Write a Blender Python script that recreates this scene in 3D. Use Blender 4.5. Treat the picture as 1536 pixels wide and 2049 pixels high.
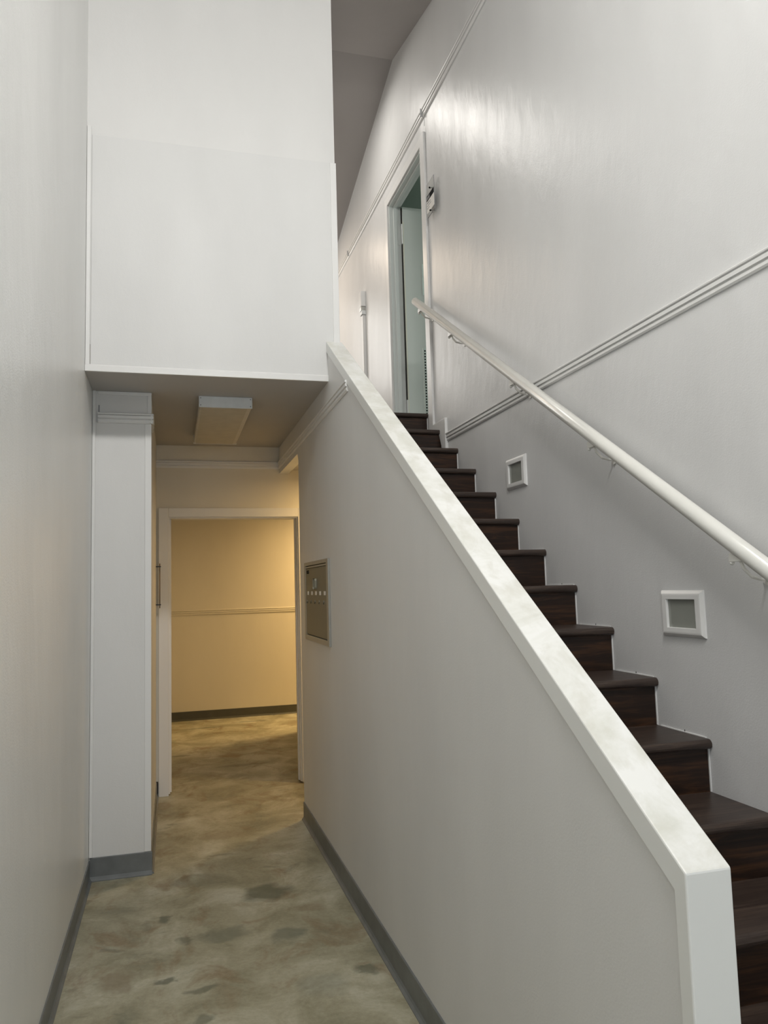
import bpy, bmesh, math, random
from mathutils import Vector, Matrix
random.seed(4)
for o in list(bpy.data.objects): bpy.data.objects.remove(o)
SC = bpy.context.scene
COL = SC.collection

# ------------------------------------------------------------------ camera
cam_d = bpy.data.cameras.new('camera'); cam = bpy.data.objects.new('camera', cam_d); COL.objects.link(cam)
cam_d.sensor_fit = 'VERTICAL'; cam_d.sensor_height = 36; cam_d.lens = 36*1539/2049; cam_d.clip_start = .05
X = Vector((0.9637134, -0.26543436, -0.02830346)); D = Vector((-0.00167759, 0.1000052, -0.9949855)); F = Vector((0.26693383, 0.95892834, 0.09593106))
M = Matrix((X, -D, -F)).transposed().to_4x4(); M.translation = (0, 0, 1.5)
cam.matrix_world = M
SC.camera = cam

# ------------------------------------------------------------------ exposure and light
SC.view_settings.view_transform = 'Standard'
try: SC.view_settings.look = 'None'
except Exception: pass
SC.view_settings.gamma = 1; SC.view_settings.use_curve_mapping = False
SC.view_settings.exposure = 0.0
W = bpy.data.worlds.new('world'); SC.world = W; W.use_nodes = True
W.node_tree.nodes['Background'].inputs[0].default_value = (.75, .87, 1, 1)
W.node_tree.nodes['Background'].inputs[1].default_value = .6

def area(name, loc, direction, sx, sy, power, color, spread=180):
    d = bpy.data.lights.new(name, 'AREA'); d.shape = 'RECTANGLE'; d.size = sx; d.size_y = sy
    d.energy = power; d.color = color; d.spread = math.radians(spread)
    o = bpy.data.objects.new(name, d); COL.objects.link(o); o.location = loc
    o.rotation_euler = Vector(direction).to_track_quat('-Z', 'Y').to_euler()
    return o
NEUT = (1, .985, .955); COOL = (.86, .93, 1); WARM = (1, .67, .30)
area('ceiling_lamp_light', (.40, .35, 5.00), (-.25, .65, -1), 1.1, .22, 96, NEUT)           # fixture over the entry
area('landing_lamp_light', (.86, 6.15, 5.64), (.25, 0, -1), .38, 1.1, 17, (1, .96, .90))         # strip light over the landing
area('hall_lamp_light', (.7, 8.3, 5.22), (.2, -.1, -1), .3, 1.1, 14, (1, .82, .64))
area('hall_window_light', (.6, 9.18, 4.5), (0, -1, 0), 1.3, 1.1, 17, (1, .95, .88))      # daylight in the hall's end window
area('entry_daylight', (.75, -2.68, 1.35), (0, 1, 0), 1.9, 2.3, 22, COOL)                # daylight in the glazed entry
area('corridor_lamp_light', (1.5, 5.72, 2.38), (0, 0, -1), .12, .12, 14.5, WARM)
area('back_room_lamp_light', (2.5, 8.9, 2.5), (0, 0, -1), .5, .5, 76, WARM)
area('side_room_daylight', (3.4, 5.25, 3.75), (-.5, 1, 0), 1.0, 1.2, 8, (.88, 1, .94))

# ------------------------------------------------------------------ materials
def new_mat(name):
    m = bpy.data.materials.new(name); m.use_nodes = True
    nt = m.node_tree; return m, nt, nt.nodes['Principled BSDF']
def node(nt, t, **kw):
    n = nt.nodes.new(t)
    for k, v in kw.items(): setattr(n, k, v)
    return n
def coords(nt, scale=(1, 1, 1)):
    g = node(nt, 'ShaderNodeNewGeometry'); mp = node(nt, 'ShaderNodeMapping'); mp.inputs['Scale'].default_value = scale
    nt.links.new(g.outputs['Position'], mp.inputs['Vector']); return mp.outputs[0]
def noise(nt, vec, scale, detail=3, rough=.5, dist=0):
    n = node(nt, 'ShaderNodeTexNoise'); n.inputs['Scale'].default_value = scale; n.inputs['Detail'].default_value = detail
    n.inputs['Roughness'].default_value = rough; n.inputs['Distortion'].default_value = dist
    nt.links.new(vec, n.inputs['Vector']); return n.outputs[0]
def ramp(nt, fac, stops):
    r = node(nt, 'ShaderNodeValToRGB'); nt.links.new(fac, r.inputs[0])
    e = r.color_ramp.elements
    while len(e) < len(stops): e.new(.5)
    for el, (p, c) in zip(e, stops): el.position = p; el.color = (*c, 1) if len(c) == 3 else c
    return r.outputs[0]
def mixc(nt, fac, a, b, mode='MIX'):
    m = node(nt, 'ShaderNodeMix', data_type='RGBA', blend_type=mode)
    for s, v in ((m.inputs[0], fac), (m.inputs[6], a), (m.inputs[7], b)):
        if isinstance(v, (int, float)): s.default_value = v
        elif isinstance(v, tuple): s.default_value = (*v, 1)
        else: nt.links.new(v, s)
    return m.outputs[2]
def bump(nt, b, h, strength, dist):
    n = node(nt, 'ShaderNodeBump'); n.inputs['Strength'].default_value = strength; n.inputs['Distance'].default_value = dist
    nt.links.new(h, n.inputs['Height']); nt.links.new(n.outputs[0], b.inputs['Normal'])

def paint(name, col, rough=.36, var=.05, bmp=.25, spec=.5):
    m, nt, b = new_mat(name)
    c1 = noise(nt, coords(nt, (1, 1, .35)), 2.2, 3)
    dk = tuple(c*(1-var) for c in col); lt = tuple(min(1, c*(1+var*.5)) for c in col)
    nt.links.new(ramp(nt, c1, [(.3, dk), (.7, lt)]), b.inputs['Base Color'])
    r1 = noise(nt, coords(nt, (3, 3, .5)), 3, 3)
    rr = node(nt, 'ShaderNodeMapRange'); rr.inputs['To Min'].default_value = rough-.05; rr.inputs['To Max'].default_value = rough+.08
    nt.links.new(r1, rr.inputs['Value']); nt.links.new(rr.outputs[0], b.inputs['Roughness'])
    b.inputs['Specular IOR Level'].default_value = spec
    add = node(nt, 'ShaderNodeMath', operation='ADD')
    nt.links.new(noise(nt, coords(nt), 160, 3), add.inputs[0])
    m2 = node(nt, 'ShaderNodeMath', operation='MULTIPLY'); m2.inputs[1].default_value = 6
    nt.links.new(noise(nt, coords(nt, (1, 1, .5)), 9, 3), m2.inputs[0]); nt.links.new(m2.outputs[0], add.inputs[1])
    bump(nt, b, add.outputs[0], bmp, .0012)
    return m
def plain(name, col, rough=.5, metal=0, spec=.5, emit=None, var=.06):
    m, nt, b = new_mat(name)
    n = noise(nt, coords(nt), 14, 3)
    nt.links.new(ramp(nt, n, [(.3, tuple(c*(1-var) for c in col)), (.7, tuple(min(1, c*(1+var)) for c in col))]), b.inputs['Base Color'])
    b.inputs['Roughness'].default_value = rough; b.inputs['Metallic'].default_value = metal; b.inputs['Specular IOR Level'].default_value = spec
    if emit:
        b.inputs['Emission Color'].default_value = (*emit[0], 1); b.inputs['Emission Strength'].default_value = emit[1]
    return m

WALL = paint('white_wall_paint', (.74, .735, .72), rough=.46, spec=.45)
SHEET = paint('sheet_wall_paint', (.722, .72, .708), rough=.5, spec=.4)
LEFTW = paint('left_wall_paint', (.85, .85, .83), rough=.33, bmp=.6)
WALLR = paint('white_gloss_wall_paint', (.725, .725, .72), rough=.33, bmp=.55)
TRIM = paint('white_trim_paint', (.80, .795, .78), rough=.34, var=.03, bmp=.1)
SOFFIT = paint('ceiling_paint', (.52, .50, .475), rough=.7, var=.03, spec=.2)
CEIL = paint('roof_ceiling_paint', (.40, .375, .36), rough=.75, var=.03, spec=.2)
CREAM = paint('cream_wall_paint', (.74, .70, .60), rough=.45)
GREEN = paint('pale_green_room_paint', (.50, .57, .51), rough=.6)
RAILM = paint('handrail_enamel', (.84, .83, .78), rough=.20, var=.06, bmp=.12)
BASE = plain('grey_vinyl_base', (.155, .165, .165), .42, var=.12)
PANEL = plain('mailbox_metal', (.155, .155, .125), .42, metal=.15, var=.04)
FRAME = plain('mailbox_frame_metal', (.34, .335, .30), .36, metal=.2, var=.04)
BLACK = plain('black_plastic', (.012, .012, .012), .4)
MBLACK = plain('matte_black_print', (.012, .012, .012), .85, spec=.05)
DARKGAP = plain('dark_gap', (.02, .018, .015), .8)
PAPER = plain('white_label_paper', (.80, .78, .74), .6)
GREY = plain('grey_print', (.30, .30, .31), .6)
STEEL = plain('dull_steel', (.55, .55, .52), .35, metal=.9)
BRASS = plain('dull_brass_lock', (.20, .19, .15), .4, metal=.3)
LENS = plain('yellowed_lamp_diffuser', (.66, .62, .54), .45)
WHITEMETAL = plain('white_lamp_metal', (.76, .78, .78), .35)
MINT = plain('pale_mint_bright_spot', (.80, .92, .88), .5)
FROST = plain('frosted_step_lamp_glass', (.30, .31, .28), .10, spec=.6, var=.02)
BRONZE = plain('bronze_pull', (.16, .09, .04), .35, metal=.7)

def cap_mat():
    m, nt, b = new_mat('worn_white_cap_paint')
    n = noise(nt, coords(nt, (1, 1, 1)), 5, 6, .65, .6)
    c = ramp(nt, n, [(.36, (.70, .70, .635)), (.50, (.80, .80, .755)), (.60, (.86, .86, .83))])
    n2 = noise(nt, coords(nt, (1.6, 1, 1)), 9, 4, .6, .3)
    f2 = ramp(nt, n2, [(.32, (.55,)*3), (.52, (0,)*3)])
    g = node(nt, 'ShaderNodeNewGeometry'); sx = node(nt, 'ShaderNodeSeparateXYZ'); nt.links.new(g.outputs['Normal'], sx.inputs[0])
    up = ramp(nt, sx.outputs[2], [(.3, (0,)*3), (.6, (1,)*3)])          # hand grime only on the face hands slide along
    nt.links.new(mixc(nt, up, (.82, .825, .80), mixc(nt, f2, c, (.66, .645, .575))), b.inputs['Base Color'])
    b.inputs['Roughness'].default_value = .35
    bump(nt, b, noise(nt, coords(nt), 40, 4), .25, .001)
    return m
CAP = cap_mat()

def wood(name, dark, mid, light, rough):
    m, nt, b = new_mat(name)
    v = coords(nt, (1.1, 14, 14))
    n = noise(nt, v, 2.6, 8, .62, 1.2)
    c = ramp(nt, n, [(.30, dark), (.5, mid), (.72, light)])
    n2 = noise(nt, coords(nt, (6, 90, 90)), 2.0, 4, .6)
    c = mixc(nt, ramp(nt, n2, [(.4, (.35,)*3), (.6, (0,)*3)]), c, dark)
    nt.links.new(c, b.inputs['Base Color']); b.inputs['Roughness'].default_value = rough
    b.inputs['Specular IOR Level'].default_value = .35
    bump(nt, b, n2, .15, .0008)
    return m
TREAD = wood('dark_walnut_tread', (.028, .018, .014), (.050, .035, .028), (.095, .066, .050), .40)
RISER = wood('dark_walnut_riser', (.010, .005, .003), (.024, .011, .006), (.085, .036, .014), .42)

def floor_mat():
    m, nt, b = new_mat('stained_concrete')
    g = node(nt, 'ShaderNodeNewGeometry')
    v = coords(nt)
    big = noise(nt, v, 2.9, 8, .62, .5)
    c = ramp(nt, big, [(.28, (.20, .195, .14)), (.42, (.30, .28, .195)), (.52, (.375, .35, .255)), (.60, (.45, .43, .33)), (.75, (.56, .55, .46))])
    br = noise(nt, coords(nt, (1.3, 1, 1)), 3.6, 6, .6, .8)
    c = mixc(nt, ramp(nt, br, [(.53, (0,)*3), (.70, (.75,)*3)]), c, (.235, .165, .095))
    gr = noise(nt, coords(nt, (1, 1.4, 1)), 4.3, 6, .6, 1.3)
    c = mixc(nt, ramp(nt, gr, [(.60, (0,)*3), (.74, (.6,)*3)]), c, (.13, .14, .105))
    fine = noise(nt, v, 55, 5, .7)
    c = mixc(nt, .35, c, ramp(nt, fine, [(.3, (.25, .25, .22)), (.7, (.75, .74, .68))]), 'SOFT_LIGHT')
    # individual stains: (x, y, radius x, radius y, strength)
    warp = node(nt, 'ShaderNodeTexNoise'); warp.inputs['Scale'].default_value = 9; warp.inputs['Detail'].default_value = 4
    nt.links.new(g.outputs['Position'], warp.inputs['Vector'])
    wv = node(nt, 'ShaderNodeVectorMath', operation='SUBTRACT'); nt.links.new(warp.outputs['Color'], wv.inputs[0]); wv.inputs[1].default_value = (.5, .5, .5)
    ws = node(nt, 'ShaderNodeVectorMath', operation='SCALE'); nt.links.new(wv.outputs[0], ws.inputs[0]); ws.inputs['Scale'].default_value = .16
    pv = node(nt, 'ShaderNodeVectorMath', operation='ADD'); nt.links.new(g.outputs['Position'], pv.inputs[0]); nt.links.new(ws.outputs[0], pv.inputs[1])
    for (x, y, rx, ry, s, col) in STAINS:
        mp = node(nt, 'ShaderNodeMapping'); mp.vector_type = 'POINT'
        mp.inputs['Location'].default_value = (-x/rx, -y/ry, 0); mp.inputs['Scale'].default_value = (1/rx, 1/ry, 0)
        nt.links.new(pv.outputs[0], mp.inputs['Vector'])
        ln = node(nt, 'ShaderNodeVectorMath', operation='LENGTH'); nt.links.new(mp.outputs[0], ln.inputs[0])
        f = ramp(nt, ln.outputs['Value'], [(.55, (s*.9,)*3), (1.0, (0,)*3)])
        c = mixc(nt, f, c, col)
    nt.links.new(c, b.inputs['Base Color'])
    rr = node(nt, 'ShaderNodeMapRange'); rr.inputs['To Min'].default_value = .42; rr.inputs['To Max'].default_value = .62
    nt.links.new(br, rr.inputs['Value']); nt.links.new(rr.outputs[0], b.inputs['Roughness'])
    b.inputs['Specular IOR Level'].default_value = .4
    bump(nt, b, noise(nt, v, 30, 5, .6), .12, .002)
    return m
DK = (.105, .115, .080); BR = (.20, .145, .085); GN = (.135, .15, .115)
STAINS = [(.46, 4.02, .135, .12, .85, DK), (-.02, 3.86, .035, .05, .8, DK), (.06, 3.62, .06, .05, .7, DK), (.22, 3.60, .12, .09, .6, GN),
          (.50, 3.52, .09, .10, .75, GN), (-.02, 3.26, .04, .035, .8, DK), (.12, 3.17, .08, .035, .7, DK), (-.20, 3.30, .07, .09, .5, BR),
          (.10, 2.95, .055, .06, .7, DK), (.24, 2.80, .10, .08, .6, BR), (-.30, 2.98, .05, .05, .6, DK), (.74, 3.10, .055, .04, .7, DK),
          (.56, 3.05, .12, .10, .35, GN), (.62, 3.78, .09, .07, .45, BR), (.13, 4.30, .16, .10, .4, GN), (.30, 5.0, .22, .10, .35, BR),
          (.55, 6.9, .2, .07, .5, DK), (.1, 7.5, .12, .05, .6, DK), (.35, 8.9, .3, .05, .6, GN), (.9, 9.1, .25, .05, .6, GN)]
FLOOR = floor_mat()

# ------------------------------------------------------------------ mesh helpers
def BM(): return bmesh.new()
def box(bm, a, b, bev=0):
    lo = [min(p, q) for p, q in zip(a, b)]; hi = [max(p, q) for p, q in zip(a, b)]
    vs = [bm.verts.new((x, y, z)) for x in (lo[0], hi[0]) for y in (lo[1], hi[1]) for z in (lo[2], hi[2])]
    fs = [bm.faces.new([vs[i] for i in f]) for f in ((0,1,3,2), (4,6,7,5), (0,4,5,1), (2,3,7,6), (0,2,6,4), (1,5,7,3))]
    if bev:
        es = {e for f in fs for e in f.edges}
        bmesh.ops.bevel(bm, geom=list(es), offset=bev, segments=2, affect='EDGES', profile=.5)
    return bm
def prism(bm, pts, axis, lo, hi, bev=0):
    """polygon pts (two coordinates) extruded along axis (0 = x: pts are y,z; 1 = y: pts are x,z; 2 = z: pts are x,y)"""
    def v(p, t):
        return {0: (t, p[0], p[1]), 1: (p[0], t, p[1]), 2: (p[0], p[1], t)}[axis]
    A = [bm.verts.new(v(p, lo)) for p in pts]; B = [bm.verts.new(v(p, hi)) for p in pts]
    n = len(pts); fs = [bm.faces.new(A), bm.faces.new(B)]
    for i in range(n): fs.append(bm.faces.new((A[i], A[(i+1) % n], B[(i+1) % n], B[i])))
    bmesh.ops.recalc_face_normals(bm, faces=fs)
    if bev:
        es = {e for f in fs[:2] for e in f.edges}
        for i in range(2, len(fs)):
            for e in fs[i].edges: es.add(e)
        bmesh.ops.bevel(bm, geom=list(es), offset=bev, segments=2, affect='EDGES', profile=.5)
    return bm
def cyl(bm, p, q, r, n=16, r2=None):
    p = Vector(p); q = Vector(q); d = (q-p); L = d.length
    mt = Matrix.Translation((p+q)/2) @ d.to_track_quat('Z', 'Y').to_matrix().to_4x4()
    bmesh.ops.create_cone(bm, cap_ends=True, segments=n, radius1=r, radius2=r if r2 is None else r2, depth=L, matrix=mt)
    return bm
def ball(bm, p, r, n=12):
    bmesh.ops.create_uvsphere(bm, u_segments=n, v_segments=8, radius=r, matrix=Matrix.Translation(Vector(p))); return bm
def obj(name, bm, m, parent=None, smooth=False, origin=None):
    bmesh.ops.recalc_face_normals(bm, faces=bm.faces)
    w = Vector((0, 0, 0)); p = parent
    while p is not None: w = w + p.location; p = p.parent
    me = bpy.data.meshes.new(name)
    org = Vector(origin) if origin is not None else Vector((0, 0, 0))
    for v in bm.verts: v.co = v.co - w - org
    bm.to_mesh(me); bm.free(); me.materials.append(m)
    if smooth:
        for f in me.polygons: f.use_smooth = True
    o = bpy.data.objects.new(name, me); COL.objects.link(o); o.location = org
    if parent: o.parent = parent
    return o
def struct(name, bm, m, label=None, parent=None):
    o = obj(name, bm, m, parent)
    if parent is None: o['kind'] = 'structure'
    if label: o['label'] = label
    return o
def tag(o, label, cat, group=None):
    o['label'] = label; o['category'] = cat
    if group: o['group'] = group
    return o
def empty(name, loc):
    o = bpy.data.objects.new(name, None); COL.objects.link(o); o.location = loc; o.empty_display_size = .1; return o
def copy_tree(o, loc, parent=None):
    c = o.copy(); COL.objects.link(c); c.parent = parent
    if loc is not None: c.location = loc
    for ch in [k for k in bpy.data.objects if k.parent == o]: copy_tree(ch, None, c)
    return c
# text as thin mesh
def text_mesh(s, size, mat4, depth=.0006):
    cu = bpy.data.curves.new('t', 'FONT'); cu.body = s; cu.size = size; cu.extrude = depth; cu.align_x = 'CENTER'; cu.align_y = 'CENTER'
    t = bpy.data.objects.new('t', cu); COL.objects.link(t)
    dg = bpy.context.evaluated_depsgraph_get(); me = bpy.data.meshes.new_from_object(t.evaluated_get(dg))
    bpy.data.objects.remove(t); bm = BM(); bm.from_mesh(me); bmesh.ops.transform(bm, matrix=mat4, verts=bm.verts); return bm

XL, XH, XHR, XR = -.42, .834, .915, 1.85
YF, YC, YD, YO = 4.085, 4.48, 6.10, 5.15
ZS, ZU = 2.632, 2.775
YB = -2.8; YE = 9.3
RI, GO = .185, .2951
def zc(y): return max(6.02 - .25*abs(y-5.96), 5.68 if y < 4.6 else 0)

# ------------------------------------------------------------------ floor, ceilings
struct('floor', box(BM(), (-2.2, YB-.2, -.12), (4.2, 9.6, 0)), FLOOR, 'stained grey and tan concrete floor of the passage')
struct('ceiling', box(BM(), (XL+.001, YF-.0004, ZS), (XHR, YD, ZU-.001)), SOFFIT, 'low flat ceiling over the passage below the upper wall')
bm = BM()
for y0, y1 in ((YB-.1, 4.6), (4.6, 5.96), (5.96, YE+.1)):
    prism(bm, [(y0, zc(y0)), (y1, zc(y1)), (y1, zc(y1)+.12), (y0, zc(y0)+.12)], 0, XL-.1, XR+.15)
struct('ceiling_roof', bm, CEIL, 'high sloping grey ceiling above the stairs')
struct('floor_upper', box(BM(), (XL, YD, ZS), (XR, YE, ZU)), TREAD)
struct('floor_landing', box(BM(), (XHR+.002, 5.385, 2.60), (XR-.001, YD-.001, ZU-.042)), TREAD)

# ------------------------------------------------------------------ walls
struct('wall_left', box(BM(), (XL-.12, YB, 0), (XL, YE, 6.3)), LEFTW, 'tall white left wall')
struct('wall_column', box(BM(), (XL+.001, YC, 0), (-.108, YD, ZS), .0), WALL, 'white wall return jutting from the left wall below the low ceiling')
bm = BM(); box(bm, (XL, YF, ZS+.002), (.903, YF+.12, zc(YF)+.02))
wf = struct('wall_upper', bm, WALL, 'tall white upper wall above the passage opening')
box_ = BM(); box(box_, (XL+.026, YF-.004, ZS+.03), (.876, YF+.002, 3.905), .002); struct('panel_sheet', box_, SHEET, parent=wf)
# right wall with door hole
TH = .10
DY0, DY1, DZ = 5.282, 6.215, 4.832
bm = BM()
box(bm, (XR, YB, 0), (XR+TH, YO, ZS)); box(bm, (XR, YB, ZS), (XR+TH, DY0, 6.2)); box(bm, (XR, DY0, DZ), (XR+TH, DY1, 6.2))
box(bm, (XR, DY1, ZS), (XR+TH, YE, 6.2)); box(bm, (XR, DY0, ZS), (XR+TH, DY1, ZU-.001))
struct('wall_right', bm, WALLR, 'tall glossy white right wall beside the stairs')
# half wall
SL = .635
def capz(y): return 1.006 + SL*(y-1.163)
CT = .052                                   # cap thickness, square to the slope
dz = CT/math.cos(math.atan(SL))
bm = BM()
yb = 1.163 + .036
prism(bm, [(yb, 0), (YO, 0), (YO, 2.37), (YO+.035, 2.42), (YD, 2.42), (YD, ZS), (YF+.02, ZS), (YF+.02, ZU+.045), (YF, capz(YF)-dz), (yb, capz(yb)-dz)], 0, XH+.004, XHR-.002)
struct('wall_stair', bm, WALL, 'white half wall between the passage and the stairs')
def sloped_cap(x0, x1):
    o = [(1.163, 0), (1.163, 1.006), (YF, capz(YF)), (YF, capz(YF)-dz), (yb, capz(yb)-dz), (yb, 0)]
    return prism(BM(), o, 0, x0, x1, .0035)
struct('trim_1', sloped_cap(XH-.004, XHR+.006), CAP, 'worn white cap running down the sloping half wall and its end')
# walls round the lower corridor and back room
struct('wall_side_corridor', box(BM(), (XHR+.005, YO-.036, 0), (3.6, YO, 2.47)), CREAM)
struct('ceiling_side_corridor', box(BM(), (XHR-.001, YO+.001, 2.45), (3.6, YD, 2.52)), SOFFIT)
bm = BM(); L0, L1, LH = -.024, .985, 2.078
box(bm, (-2.2, YD, 0), (L0, YD+.12, ZS)); box(bm, (L1, YD, 0), (3.6, YD+.12, ZS)); box(bm, (L0, YD, LH), (L1, YD+.12, ZS))
struct('wall_passage_end', bm, CREAM, 'cream wall holding the lower doorway')
struct('wall_back', box(BM(), (-2.2, 9.47, 0), (4.2, 9.6, ZS)), CREAM, 'cream wall seen through the lower doorway')
struct('wall_back_left', box(BM(), (-2.3, YD+.12, 0), (-2.2, 9.47, ZS)), CREAM)
struct('wall_back_partition', box(BM(), (1.42, YD+.12, 0), (1.54, 8.3, ZS)), CREAM)
struct('wall_side_end', box(BM(), (3.6, YO-.1, 0), (3.7, 9.47, ZS)), CREAM)
struct('ceiling_back_room', box(BM(), (-2.2, YD+.12, ZS-.001), (XL, 9.6, ZU)), SOFFIT)
struct('ceiling_back_room_right', box(BM(), (XR, YD+.12, ZS-.001), (4.2, 9.6, ZU-.04)), SOFFIT)
# entry wall behind the camera with a glazed opening
bm = BM(); box(bm, (XL, YB-.1, 0), (-.25, YB, 5.7)); box(bm, (1.75, YB-.1, 0), (XR, YB, 5.7)); box(bm, (-.25, YB-.1, 2.55), (1.75, YB, 5.7))
struct('wall_entry', bm, WALL)
bm = BM()
for x in (-.25, .72, 1.69): box(bm, (x, YB-.07, 0), (x+.06, YB-.02, 2.55))
box(bm, (-.25, YB-.07, 2.48), (1.75, YB-.02, 2.55)); box(bm, (-.25, YB-.07, 0), (1.75, YB-.02, .10))
struct('window_1', bm, TRIM)
# upper hall end wall with window
bm = BM(); box(bm, (XL, YE, ZS), (-.1, YE+.1, 6)); box(bm, (1.3, YE, ZS), (XR, YE+.1, 6)); box(bm, (-.1, YE, ZS), (1.3, YE+.1, 3.9)); box(bm, (-.1, YE, 5.1), (1.3, YE+.1, 6))
struct('wall_hall_end', bm, WALL)
bm = BM(); box(bm, (-.1, YE+.02, 3.9), (-.04, YE+.06, 5.1)); box(bm, (1.24, YE+.02, 3.9), (1.3, YE+.06, 5.1)); box(bm, (-.1, YE+.02, 3.9), (1.3, YE+.06, 3.96)); box(bm, (-.1, YE+.02, 5.04), (1.3, YE+.06, 5.1)); box(bm, (.57, YE+.02, 3.96), (.62, YE+.06, 5.04))
struct('window_2', bm, TRIM)
# room behind the upper door
bm = BM(); box(bm, (XR+TH, 7.6, ZU-.04), (4.2, 7.7, 5.4)); box(bm, (4.1, 4.7, ZU-.04), (4.2, 7.6, 5.4)); box(bm, (XR+TH, 4.6, ZU-.04), (4.2, 4.7, 5.4))
struct('wall_side_room', bm, GREEN, 'pale green wall of the room behind the upper door')
struct('ceiling_side_room', box(BM(), (XR+TH, 4.6, 5.3), (4.2, 7.7, 5.4)), GREEN, 'green ceiling of the room behind the upper door')
struct('floor_side_room', box(BM(), (XR+TH, 4.6, ZS+.04), (4.2, YD+.119, ZU)), TREAD)

# ------------------------------------------------------------------ rails (moulded trims)
# profile: (projection from the wall, height) for a 55 mm moulding
PROF = [(0, 0), (.006, 0), (.010, .007), (.010, .018), (.006, .021), (.006, .024), (.014, .026), (.014, .041), (.009, .044), (.017, .047), (.018, .052), (.015, .056), (0, .056)]
def rail_y(x, y0, y1, z, side=-1, k=1.0):
    """moulding along y on a wall plane x; side = the way it projects"""
    return prism(BM(), [(x+side*p*k, z+h) for p, h in PROF], 1, y0, y1)
def rail_x(y, x0, x1, z, side=-1, k=1.0):
    return prism(BM(), [(y+side*p*k, z+h) for p, h in PROF], 0, x0, x1)
struct('trim_2', rail_y(XR, -2.7, 5.005, 2.487, -1, 1.1), TRIM, 'white moulded rail along the right wall crossing behind the handrail')
struct('trim_3', rail_y(XR, -2.7, 5.196, 5.02, -1, 1.5), TRIM, 'upper white moulded rail, near length, high on the right wall')
struct('trim_4', rail_y(XR, 5.200, YE, 5.02, -1, 1.5), TRIM, 'upper white moulded rail above the upper door')
struct('trim_5', rail_y(XH+.004, 3.60, YD, 2.455), TRIM, 'white moulded rail along the half wall under the low ceiling')
struct('trim_6', rail_x(YD, -.108, XH+.004, 2.455), TRIM, 'white moulded rail over the lower doorway')
bm = rail_x(YC, XL+.03, -.094, 2.45, -1, 1.5); prism(bm, [(-.108+p*.9, 2.45+h) for p, h in PROF], 1, YC-.02, YC+.25)
struct('trim_7', bm, TRIM, 'white ledge moulding across the top of the left wall return')
for n, y in (('joint_clip', 5.198), ('joint_clip', 7.71)):
    b = BM(); box(b, (XR-.032, y-.004, 5.022), (XR-.001, y+.004, 5.082), .001); tag(obj(n, b, plain('painted_clip', (.5,.5,.5))), 'small metal clip on the upper rail, ' + ('above the door corner' if y < 6 else 'beyond the door towards the hall'), 'clip', 'clips on the upper rail')
# seam above the door casing
struct('trim_8', box(BM(), (XR-.0015, 5.196, 4.95), (XR, 5.200, 5.02)), GREY)
# strips on the upper wall
struct('trim_9', box(BM(), (.874, YF-.009, ZS+.22), (.909, YF, 3.905), .002), TRIM, 'narrow corner strip on the right edge of the upper wall')
struct('trim_10', box(BM(), (XL+.001, YF-.010, ZS+.03), (XL+.022, YF, 3.95), .003), TRIM, 'narrow corner strip on the left edge of the upper wall')
struct('trim_11', prism(BM(), [(YF-.014, ZS-.001), (YF-.0005, ZS-.001), (YF-.0005, ZS+.034), (YF-.006, ZS+.036), (YF-.014, ZS+.028)], 0, XL+.001, XH+.004), TRIM, 'white edge strip along the bottom of the upper wall')
# column strips
struct('trim_12', box(BM(), (-.140, YC-.006, .12), (-.105, YC+.001, 2.45), .002), TRIM, 'vertical corner strip on the left wall return')
struct('trim_13', box(BM(), (XL+.001, YC-.012, .12), (XL+.018, YC, ZS), .003), TRIM, 'thin vertical bead in the corner of the left wall')
struct('trim_14', box(BM(), (XL+.03, YC-.006, ZS-.02), (-.104, YC+.001, ZS-.001), .002), TRIM)
struct('trim_15', box(BM(), (-.126, YC-.005, 2.51), (-.104, YC+.001, ZS-.02), .002), TRIM)
struct('trim_16', box(BM(), (XL+.032, YC-.004, 2.507), (XL+.038, YC+.001, 2.55)), GREY)

# ------------------------------------------------------------------ baseboards: cove section
def cove(bm_axis, wall, lo, hi, side, h=.105, t=.006, toe=.018):
    p = [(wall, 0), (wall+side*toe, 0), (wall+side*toe, .004), (wall+side*(t+.004), .012), (wall+side*t, .022), (wall+side*t, h-.003), (wall+side*(t-.003), h), (wall, h)]
    return prism(BM(), p, bm_axis, lo, hi)
struct('baseboard_left', cove(1, XL, YB, YC, 1), BASE, 'grey vinyl baseboard along the left wall')
b = cove(0, YC, XL+.006, -.100, -1, .118); struct('baseboard_column', b, BASE, 'grey vinyl baseboard across the left wall return')
struct('baseboard_passage', cove(1, -.108, YC, YD, 1), BASE)
struct('baseboard_right', cove(1, XH+.004, 1.20, YO+.004, -1, .112), BASE, 'dark grey vinyl baseboard along the half wall')
struct('baseboard_jamb', cove(0, YD, -.108, -.094, -1, .108), BLACK)
struct('baseboard_back', cove(0, 9.47, -2.2, 3.6, -1, .105), plain('olive_dark_base', (.075, .075, .06), .5), 'dark baseboard seen through the lower doorway')
struct('trim_17', rail_x(9.47, -2.2, 3.6, 1.222, -1, .8), CREAM, 'thin rail on the cream wall seen through the lower doorway')

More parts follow.
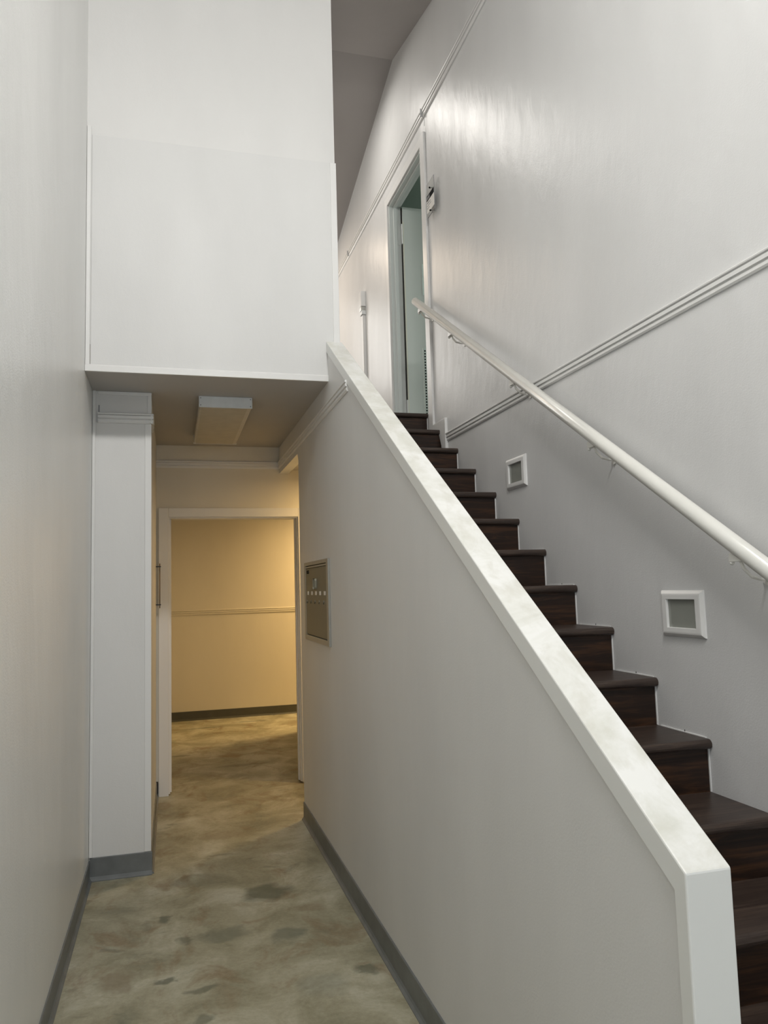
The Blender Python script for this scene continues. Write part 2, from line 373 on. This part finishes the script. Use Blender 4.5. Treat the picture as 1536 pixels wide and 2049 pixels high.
# ------------------------------------------------------------------ lower doorway frame
d1 = empty('door_1', (.48, YD, 0)); d1['kind'] = 'structure'; d1['label'] = 'painted frame of the lower doorway'
cw, ct = .066, .020
b = BM(); box(b, (L0-cw, YD-ct, 0), (L0+.006, YD, LH+.064), .003); obj('casing', b, TRIM, d1)
b = BM(); box(b, (L1-.006, YD-ct, .012), (L1+cw, YD, LH+.064), .003); obj('casing', b, TRIM, d1)
b = BM(); box(b, (L0+.0061, YD-ct+.001, LH-.006), (L1-.0061, YD, LH+.064), .003); obj('casing', b, TRIM, d1)
b = BM(); box(b, (L0, YD+.001, .012), (L0+.016, YD+.13, LH)); box(b, (L1-.016, YD+.001, .012), (L1, YD+.13, LH)); box(b, (L0+.016, YD+.001, LH-.016), (L1-.016, YD+.13, LH)); obj('jamb', b, TRIM, d1)
b = BM(); box(b, (L0+.016, YD+.05, .012), (L0+.026, YD+.085, LH-.016)); box(b, (L1-.026, YD+.05, .012), (L1-.016, YD+.085, LH-.016)); obj('door_stop', b, TRIM, d1)
# pull handle on the return wall next to the doorway
h = empty('pull_handle', (-.108, 5.98, 1.55))
for z in (1.41, 1.692):
    b = BM(); box(b, (-.108, 5.972, z-.004), (-.072, 5.988, z+.004), .001); obj('bracket', b, BLACK, h)
b = BM(); cyl(b, (-.080, 5.98, 1.385), (-.080, 5.98, 1.715), .0032, 10); obj('bar', b, BRONZE, h, True)
tag(h, 'thin vertical bronze pull bar with two black brackets left of the lower doorway', 'handle')

# ------------------------------------------------------------------ upper door in the right wall
d2 = empty('door_2', (XR, 5.77, ZU)); d2['kind'] = 'structure'; d2['label'] = 'painted frame and open leaf of the door at the top of the stairs'
b = BM(); box(b, (XR-.018, DY0-.090, 2.591), (XR, DY0+.004, DZ+.070), .003); obj('casing', b, TRIM, d2)
b = BM(); box(b, (XR-.018, DY1-.004, ZU), (XR, DY1+.062, DZ+.070), .003); obj('casing', b, TRIM, d2)
b = BM(); box(b, (XR-.017, DY0+.0041, DZ-.004), (XR, DY1-.0041, DZ+.070), .003); obj('casing', b, TRIM, d2)
JM = paint('jamb_paint', (.70, .73, .71), rough=.4, var=.03)
b = BM(); box(b, (XR, DY0, ZU), (XR+TH+.002, DY0+.018, DZ)); box(b, (XR, DY1-.018, ZU), (XR+TH+.002, DY1, DZ)); box(b, (XR, DY0+.018, DZ-.018), (XR+TH+.002, DY1-.018, DZ)); obj('jamb', b, JM, d2)
b = BM(); box(b, (XR+.035, DY0+.018, ZU), (XR+.065, DY0+.030, DZ-.018), .002); box(b, (XR+.035, DY1-.030, ZU), (XR+.065, DY1-.018, DZ-.018), .002); box(b, (XR+.035, DY0+.030, DZ-.030), (XR+.065, DY1-.030, DZ-.018), .002); obj('door_stop', b, JM, d2)
lf = BM(); box(lf, (1.960, DY1-.050, ZU+.012), (2.76, DY1-.012, DZ-.024), .002); leaf = obj('leaf', lf, paint('leaf_paint', (.66, .70, .665), rough=.45, var=.04), d2); leaf['label'] = 'pale green door leaf standing open'
b = BM(); box(b, (1.9525, DY1-.040, ZU+.012), (1.9585, DY1-.019, DZ-.030)); obj('hinge_gap', b, DARKGAP, d2)
b = BM(); box(b, (1.9585, DY1-.053, ZU+.014), (1.968, DY1-.0495, DZ-.16)); obj('leaf_edge', b, paint('cream_edge', (.75, .75, .64)), d2)
for z in (2.99, 4.56):
    b = BM(); box(b, (1.922, DY1-.022, z-.09), (1.952, DY1-.018, z+.09)); cyl(b, (1.954, DY1-.050, z-.09), (1.954, DY1-.050, z+.09), .007, 10)
    obj('hinge', b, JM, d2)
# things glimpsed beyond the leaf
up = empty('slotted_upright', (2.085, 6.02, ZU))
b = BM(); box(b, (2.062, 6.02, ZU), (2.090, 6.045, 3.50), .001); obj('post', b, paint('upright_paint', (.68, .76, .72), rough=.4), up)
bs = BM()
for i in range(28): box(bs, (2.070, 6.0180, ZU+.03+i*.0245), (2.081, 6.0205, ZU+.042+i*.0245))
sl = obj('slot', bs, MBLACK, up); sl['kind'] = 'stuff'
tag(up, 'pale slotted shelf upright with a row of dark holes inside the upper doorway', 'shelf upright')
b = BM(); box(b, (2.122, DY1-.056, 4.02), (2.28, DY1-.051, 4.30)); tag(obj('bright_spot_sheet', b, MINT), 'pale mint sheet added on the open upper door leaf as a bright spot of window light', 'patch')  # added sheet; its pale colour stands in for a bright spot of window light

# ------------------------------------------------------------------ skirt notch at the top of the stairs
struct('baseboard_stair', prism(BM(), [(5.19, 2.59), (5.19, 2.652), (4.94, 2.652), (4.94, 2.405), (5.00, 2.405), (5.08, 2.58)], 0, XR-.020, XR, .003), TRIM, 'small white notched skirting piece where the upper steps meet the right wall')

# ------------------------------------------------------------------ staircase
st = empty('staircase', (1.38, 1.21, 0))
Y0 = 5.34 - 14*GO
tread_label = None
for n in range(1, 16):
    yn = Y0 + (n-1)*GO; z = RI*n
    # tread with a rounded nosing
    yb_ = yn + GO + .028 if n < 15 else YD
    T = .034; r = T/2
    pts = [(yn+r - r*math.cos(a), z-r + r*math.sin(a)) for a in [math.pi*(-.5 + k/8) for k in range(9)]]
    pts += [(yb_, z), (yb_, z-T)]
    obj('tread', prism(BM(), pts, 0, XHR+.004, XR-.002), TREAD, st)
    obj('riser', prism(BM(), [(yn+.026, z-RI+.0 if n > 1 else 0), (yn+.026, z-T), (yn+.040, z-T), (yn+.040, z-RI if n > 1 else 0)], 0, XHR+.004, XR-.003), RISER, st)
    # caulk bead where the riser meets the wall
tag(st, 'dark walnut wooden staircase climbing along the right wall', 'staircase')
bmc = BM()
for n in range(5, 16):
    yn = Y0 + (n-1)*GO; z = RI*n
    box(bmc, (XR-.004, yn+.020, z-RI+.001), (XR-.0001, yn+.0255, z-.036))
    if n < 15: box(bmc, (XR-.0045, yn+.03, z+.0002), (XR-.0001, yn+GO, z+.0035))
struct('trim_18', bmc, TRIM, 'white caulk line where the steps meet the right wall')
bmn = BM()
for n in (5, 6, 7, 8, 10, 13):
    yn = Y0 + (n-1)*GO; z = RI*n
    box(bmn, (XR-.0014, yn+.15, z+.0005), (XR-.0001, yn+.153, z+.010))
tag(obj('wall_nick', bmn, DARKGAP), 'tiny dark nicks in the right wall just above each tread', 'nick')
bpy.data.objects['wall_nick']['kind'] = 'stuff'

# ------------------------------------------------------------------ handrail
hr = empty('handrail', (XR-.08, 3.6, 2.54))
hx = XR-.08; HS = .629; z0 = 3.622
def hz(y): return z0 + HS*(y-5.32)
b = BM(); cyl(b, (hx, .25, hz(.25)), (hx, 5.32, hz(5.32)), .0290, 32)
bmesh.ops.bevel(b, geom=[e for e in b.edges if abs(e.calc_face_angle(0)-math.pi/2) < .3], offset=.005, segments=2, affect='EDGES')
o = obj('rail', b, RAILM, hr)
for f in o.data.polygons:
    if len(f.vertices) == 4: f.use_smooth = True
BRY = [5.17, 4.57, 3.67, 2.91, 2.07, 1.2]
for i, y in enumerate(BRY):
    b = BM(); z = hz(y)-.032
    pts = [Vector((hx, y+.02, z+.006)), Vector((hx+.004, y+.012, z-.022)), Vector((hx+.022, y-.002, z-.05)), Vector((hx+.05, y-.008, z-.058)), Vector((XR-.004, y-.008, z-.058))]
    for p, q in zip(pts, pts[1:]): cyl(b, p, q, .0055, 10); ball(b, q, .0055, 8)
    cyl(b, (XR-.006, y-.008, z-.058), (XR, y-.008, z-.058), .020, 16)
    box(b, (hx-.012, y-.004, z+.001), (hx+.012, y+.060, z+.030), .001)
    k = obj('bracket', b, RAILM, hr)
    b2 = BM(); ball(b2, (hx-.004, y+.055, z-.002), .008, 10); obj('screw_head', b2, RAILM, k)
tag(hr, 'round white painted handrail mounted on the right wall above the stairs', 'handrail')

# ------------------------------------------------------------------ step lights
def step_light(yc, z):
    e = empty('step_light', (XR, yc, z)); w, hh = .124, .087; iw, ih = .085, .054
    b = BM()
    def ring(x, a, c): return [b.verts.new((XR-x, yc+sy*a, z+sz*c)) for sy, sz in ((-1, -1), (1, -1), (1, 1), (-1, 1))]
    R = [ring(0, w, hh), ring(.006, w-.002, hh-.002), ring(.014, w-.012, hh-.012), ring(.015, w-.018, hh-.018), ring(.015, iw, ih), ring(.002, iw-.002, ih-.002)]
    for p, q in zip(R, R[1:]):
        for i in range(4): b.faces.new((p[i], p[(i+1) % 4], q[(i+1) % 4], q[i]))
    obj('frame', b, TRIM, e)
    b = BM(); box(b, (XR-.005, yc-iw, z-ih), (XR-.001, yc+iw, z+ih)); g = obj('lens', b, FROST, e); g['label'] = 'dark frosted lens, unlit'
    return e
s1 = step_light(2.503, 1.366); tag(s1, 'white step light with dark glass, the larger looking and lower of the two', 'step light', 'step lights on the right wall')
s2 = copy_tree(s1, (XR, 3.873, 2.106)); tag(s2, 'small white step light with dark glass, the upper one, beside the higher treads', 'step light', 'step lights on the right wall')

# ------------------------------------------------------------------ mailbox panel
mx = XH+.004
mb = empty('mailbox_panel', (mx, 4.53, 1.42))
def yz(a, b_, c, d, x0, x1, bev=0): return box(BM(), (mx-x0, a, c), (mx-x1, b_, d), bev)
b = BM()
FY0, FY1, FZ0, FZ1 = 4.150, 4.925, 1.180, 1.662
PY0, PY1, PZ0, PZ1 = 4.200, 4.878, 1.216, 1.622
for a in (((FY0, PY0), (FZ0, FZ1)), ((PY1, FY1), (FZ0, FZ1)), ((PY0, PY1), (FZ0, PZ0-.005)), ((PY0, PY1), (PZ1+.018, FZ1))):
    box(b, (mx-.012, a[0][0], a[1][0]), (mx, a[0][1], a[1][1]), .0015)
obj('frame', b, FRAME, mb)
obj('backing', yz(PY0, PY1, PZ0-.005, PZ1+.018, 0, .002), DARKGAP, mb)
obj('header_strip', yz(PY0+.002, PY1-.002, PZ1+.003, PZ1+.013, 0, .011), FRAME, mb)
door = obj('door', yz(PY0+.003, PY1-.003, PZ0, PZ1, 0, .010, .001), PANEL, mb)
for k, y in enumerate((4.799, 4.664, 4.530, 4.394, 4.257)):
    lb = obj('label_tag', yz(y-.024, y+.024, 1.459, 1.481, 0, .0112), PAPER, door)
    b = BM(); cyl(b, (mx-.010, y+.03, 1.420), (mx-.014, y+.03, 1.420), .009, 14); lk = obj('lock', b, BRASS, door)
    b = BM(); box(b, (mx-.0150, y+.0285, 1.408), (mx-.0105, y+.0325, 1.422)); obj('keyhole', b, BLACK, door)
b = BM(); box(b, (mx-.0145, 4.505, 1.493), (mx-.010, 4.567, 1.557), .012); obj('master_lock', b, plain('tan_lock_plate', (.26, .245, .18), .45, metal=.2), door)
b = BM(); box(b, (mx-.0160, 4.529, 1.510), (mx-.0145, 4.543, 1.526)); obj('keyhole', b, BLACK, door)
obj('name_plate', yz(4.758, 4.832, 1.591, 1.611, 0, .0112), MBLACK, door)
b = BM(); box(b, (mx-.0116, 4.776, 1.600), (mx-.0112, 4.784, 1.603)); obj('plate_mark', b, PAPER, door)
tag(mb, 'grey metal mailbox panel with five white tags set into the half wall', 'mailbox')

# ------------------------------------------------------------------ ceiling light in the passage
cl = empty('ceiling_light', (.315, 5.08, ZS))
y0, y1, x0, x1, zb = 4.51, 5.66, .158, .465, ZS-.066
b = BM(); box(b, (x0+.01, y0, ZS-.02), (x1-.01, y1, ZS)); obj('housing', b, WHITEMETAL, cl)
b = BM(); box(b, (x0, y0-.004, zb), (x1, y0+.004, ZS-.001), .001); obj('end_plate', b, WHITEMETAL, cl)
b = BM(); box(b, (x0, y1-.004, zb), (x1, y1+.004, ZS-.001), .001); obj('end_plate', b, WHITEMETAL, cl)
b = BM(); box(b, (x0+.002, y0+.0045, zb+.003), (x1-.002, y1-.0045, ZS-.02), .006); obj('diffuser', b, LENS, cl)
b = BM(); box(b, (x0+.018, y0+.012, zb+.0005), (x1-.028, y1-.012, zb+.0029)); obj('lens_panel', b, plain('lens_centre', (.56, .52, .43), .5), cl)
for x in (x0+.010, x1-.010):
    for z in (zb+.012, ZS-.012):
        b = BM(); cyl(b, (x, y0-.006, z), (x, y0-.004, z), .0035, 8); obj('screw', b, GREY, cl)
tag(cl, 'unlit rectangular fluorescent light with yellowed lens on the low ceiling', 'ceiling light')
# lamps outside the frame that light the place
def lamp_body(name, a, c, label):
    b = BM(); box(b, a, c, .004); tag(obj(name, b, WHITEMETAL), label, 'ceiling light')
lamp_body('entry_light', (-.24, .22, 5.05), (.94, .50, 5.13), 'long white pendant fixture above the entry'); [struct('trim_%d' % (20+i), box(BM(), (x-.01, .35, 5.13), (x+.01, .37, 5.70)), WHITEMETAL) for i, x in enumerate((-.1, .6))]
lamp_body('corridor_light', (1.37, 5.59, 2.40), (1.63, 5.85, 2.45), 'small square fixture on the side corridor ceiling')
lamp_body('back_room_light', (2.2, 8.6, 2.54), (2.8, 9.2, ZS), 'square fixture in the back room')
lamp_body('landing_light', (.64, 5.55, 5.68), (1.08, 6.75, 5.74), 'strip fixture over the landing')

# ------------------------------------------------------------------ conduit with switch box
cd = empty('conduit', (XR, 7.13, ZU))
b = BM(); box(b, (XR-.030, 7.115, ZU), (XR, 7.165, 4.165), .003); obj('raceway', b, TRIM, cd)
b = BM(); box(b, (XR-.048, 7.10, 4.245), (XR, 7.185, 4.40), .004); obj('switch_box', b, TRIM, cd)
b = BM(); box(b, (XR-.040, 7.105, 4.165), (XR, 7.178, 4.205), .003); obj('coupling', b, WHITEMETAL, cd)
b = BM(); box(b, (XR-.046, 7.11, 4.205), (XR, 7.17, 4.245), .002); obj('clamp', b, STEEL, cd)
tag(cd, 'white surface conduit with small box running up the wall beyond the upper door', 'conduit')

# ------------------------------------------------------------------ sign beside the upper door
sg = empty('door_sign', (XR-.03, 5.04, 4.28))
glass, nt, gb = new_mat('clear_acrylic'); gb.inputs['Base Color'].default_value = (.95, .97, .96, 1); gb.inputs['Roughness'].default_value = .05
gb.inputs['Transmission Weight'].default_value = 1; gb.inputs['IOR'].default_value = 1.3
sx = XR-.030
b = BM(); box(b, (sx-.0005, 4.958, 4.178), (sx+.0035, 5.116, 4.430), .0008); obj('plate', b, glass, sg)
b = BM(); box(b, (sx-.0018, 4.958, 4.208), (sx-.0006, 5.116, 4.338)); card = obj('card', b, PAPER, sg)
b = BM(); box(b, (sx-.0026, 4.958, 4.300), (sx-.0018, 5.116, 4.340)); obj('black_band', b, MBLACK, card)
b = BM()
for yy in (5.103, 5.088, 5.072, 5.057):
    box(b, (sx-.0030, yy-.005, 4.308), (sx-.0026, yy+.005, 4.331))
obj('band_lettering', b, GREY, card)
b = BM()
for zz, l in ((4.287, .045), (4.281, .075), (4.262, .085), (4.243, .05)):
    box(b, (sx-.0024, 5.108-l, zz-.003), (sx-.0018, 5.108, zz+.003))
obj('text_lines', b, GREY, card)
b = BM(); box(b, (sx-.0008, 4.9565, 4.178), (sx+.0036, 4.958, 4.430)); box(b, (sx-.0008, 4.958, 4.1765), (sx+.0036, 5.116, 4.178)); obj('plate_edge', b, GREY, sg)
for zz in (4.375, 4.203):
    b = BM(); ball(b, (sx-.004, 5.040, zz), .0068, 12); so = obj('standoff_cap', b, MBLACK, sg, True); b = BM(); cyl(b, (sx+.0036, 5.040, zz), (XR, 5.040, zz), .004, 10); obj('spacer', b, STEEL, so)
tag(sg, 'small clear door sign with black band on black standoffs right of the upper door', 'sign')
